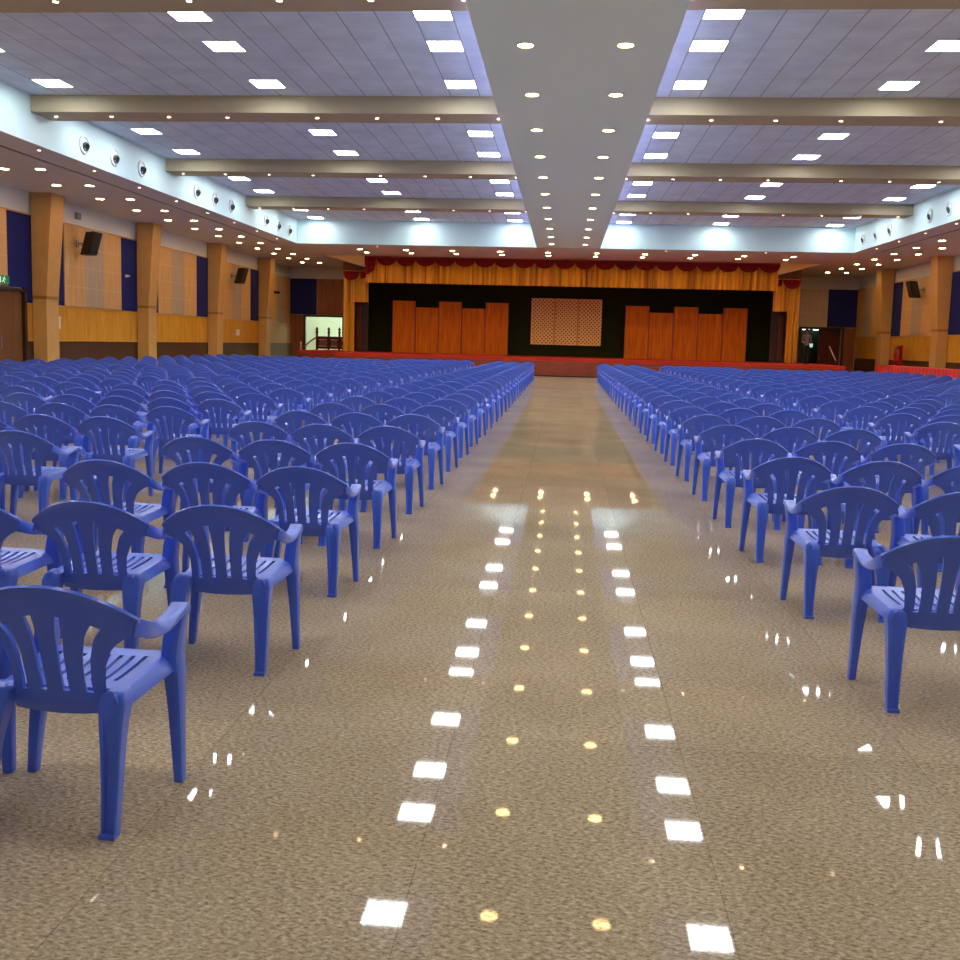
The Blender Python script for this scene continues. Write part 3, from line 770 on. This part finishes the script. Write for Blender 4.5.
def rear_leg(s, hi):
    m = MB(); rings = []
    tab = [(0, .180, .226, -.215, .034), (.1, .175, .227, -.2, .037), (.25, .163, .227, -.178, .042), (.33, .152, .227, -.163, .05), (.38, .144, .228, -.148, .06), (.405, .146, .222, -.132, .06), (.416, .158, .212, -.115, .045)]
    if not hi: tab = tab[::2]
    for i, (z, x0, x1, y0, d) in enumerate(tab):
        t_, g = (x1-x0)*.2, (.012 if z < .28 else .006 if z < .35 else .001)
        y1 = y0+d
        prof = [(x0, y1), (x0, y0+.004), (x0+.004, y0), (x0+t_, y0), (x0+t_+.003, y0+g), (x1-t_-.003, y0+g), (x1-t_, y0), (x1-.004, y0), (x1, y0+.004), (x1, y1)] if hi else [(x0, y1), (x0, y0), (x1, y0), (x1, y1)]
        rings.append([(s*x, y, z) for x, y in prof])
    m.loft(rings)
    if hi: m.box(s*.178, s*.228, -.222, -.182, 0, .014)
    return m
parts_hi = [('seat', seat_mesh(1)), ('backrest', back_mesh(1)), ('armrest', arm_mesh(-1, 1)), ('armrest', arm_mesh(1, 1)), ('leg', front_leg(-1, 1)), ('leg', front_leg(1, 1)), ('leg', rear_leg(-1, 1)), ('leg', rear_leg(1, 1))]
parts_hi = [(n, m.mesh('chair_'+n, M_chair, smooth=38)) for n, m in parts_hi]
lowv, lowf = [], []
for m in (seat_mesh(0), back_mesh(0), arm_mesh(-1, 0), arm_mesh(1, 0), front_leg(-1, 0), front_leg(1, 0), rear_leg(-1, 0), rear_leg(1, 0)):
    k0 = len(lowv); lowv += m.v; lowf += [tuple(i+k0 for i in f) for f in m.f]

seats = []
P0, PITCH = 2.80, 1.377
def block(name, side, xs, rows, side_word, dx=0, jit=.002, rot=.5):
    for k in range(*rows):
        jy = rnd.gauss(0, .012)
        for c, x in enumerate(xs):
            seats.append(dict(x=x+rnd.gauss(0, jit), y=P0+PITCH*k+jy+rnd.gauss(0, .02), rz=math.radians(rnd.gauss(0, rot)), row=k, col=c, where=side_word, s=side))
block('a', -1, [-1.51, -2.10, -2.69], (0, 28), 'centre aisle')
block('b', 1, [1.63, 2.24, 2.85], (1, 28), 'centre aisle')
block('c', -1, [-4.07-.6*i for i in range(5)], (0, 28), 'narrow second aisle', jit=.002, rot=.5)
block('d', 1, [4.22+.6*i for i in range(5)], (1, 28), 'narrow second aisle', jit=.002, rot=.5)
block('e', -1, [-7.35-.6*i for i in range(5)], (2, 26), 'third aisle', jit=.002, rot=.5)
block('f', 1, [7.45+.6*i for i in range(5)], (2, 27), 'third aisle', jit=.002, rot=.5)
block('g', -1, [-10.6-.6*i for i in range(7)], (4, 27), 'outermost aisle', jit=.002, rot=.5)
block('h', 1, [10.7+.6*i for i in range(6)], (4, 28), 'outermost aisle', jit=.002, rot=.5)
vis = []
for q in seats:
    pts = [project(q['x']+a, q['y']+b, z) for a in (-.27, .27) for b in (-.2, .26) for z in (0, .76)]
    xs, ys = [p[0] for p in pts], [p[1] for p in pts]
    if max(xs) > -12 and min(xs) < 972 and max(ys) > 0 and min(ys) < 960:
        q['d'] = math.hypot(q['x'], q['y']); vis.append(q)
vis.sort(key=lambda q: q['d'])
chair = None
for i, q in enumerate(vis[:300]):
    lb = 'blue plastic armchair, %s row from camera, %s from the %s, %s side' % (ORD[q['row']], ORD[q['col']], q['where'], SIDE[q['s']])
    if chair is None:
        chair = empty('plastic_armchair', (q['x'], q['y'], 0), lb, 'chair', 'blue plastic armchairs', q['rz'])
        for n, me in parts_hi: link(n, me, chair)
        c = chair
    else:
        c = copy_tree(chair, (q['x'], q['y'], 0), q['rz']); c['label'] = lb
rest = MB()
for q in vis[300:]:
    n0 = len(rest.v); c_, s_ = math.cos(q['rz']), math.sin(q['rz'])
    rest.v += [(q['x']+x*c_-y*s_, q['y']+x*s_+y*c_, z) for x, y, z in lowv]
    for f in lowf: rest.face(*[n0+i for i in f])
o = rest.build('distant_armchairs', M_chair, smooth=38)
tag(o, 'mass of blue plastic armchairs filling the farther rows up to the stage', 'chairs', 'blue plastic armchairs', 'stuff')
print('CHAIRS', len(vis), 'faces', sum(len(m.polygons) for _, m in parts_hi), len(lowf))

# ------------------------------------------------------------------ world and colour
wd = bpy.data.worlds.new('world'); scn.world = wd; wd.use_nodes = True
wd.node_tree.nodes['Background'].inputs[0].default_value = (.02, .02, .025, 1)
scn.view_settings.view_transform = 'Standard'; scn.view_settings.look = 'None'
scn.view_settings.exposure = .1; scn.view_settings.gamma = 1; scn.view_settings.use_curve_mapping = False
scn.cycles.use_denoising = True
scn.cycles.use_light_tree = True
scn.cycles.max_bounces = 8
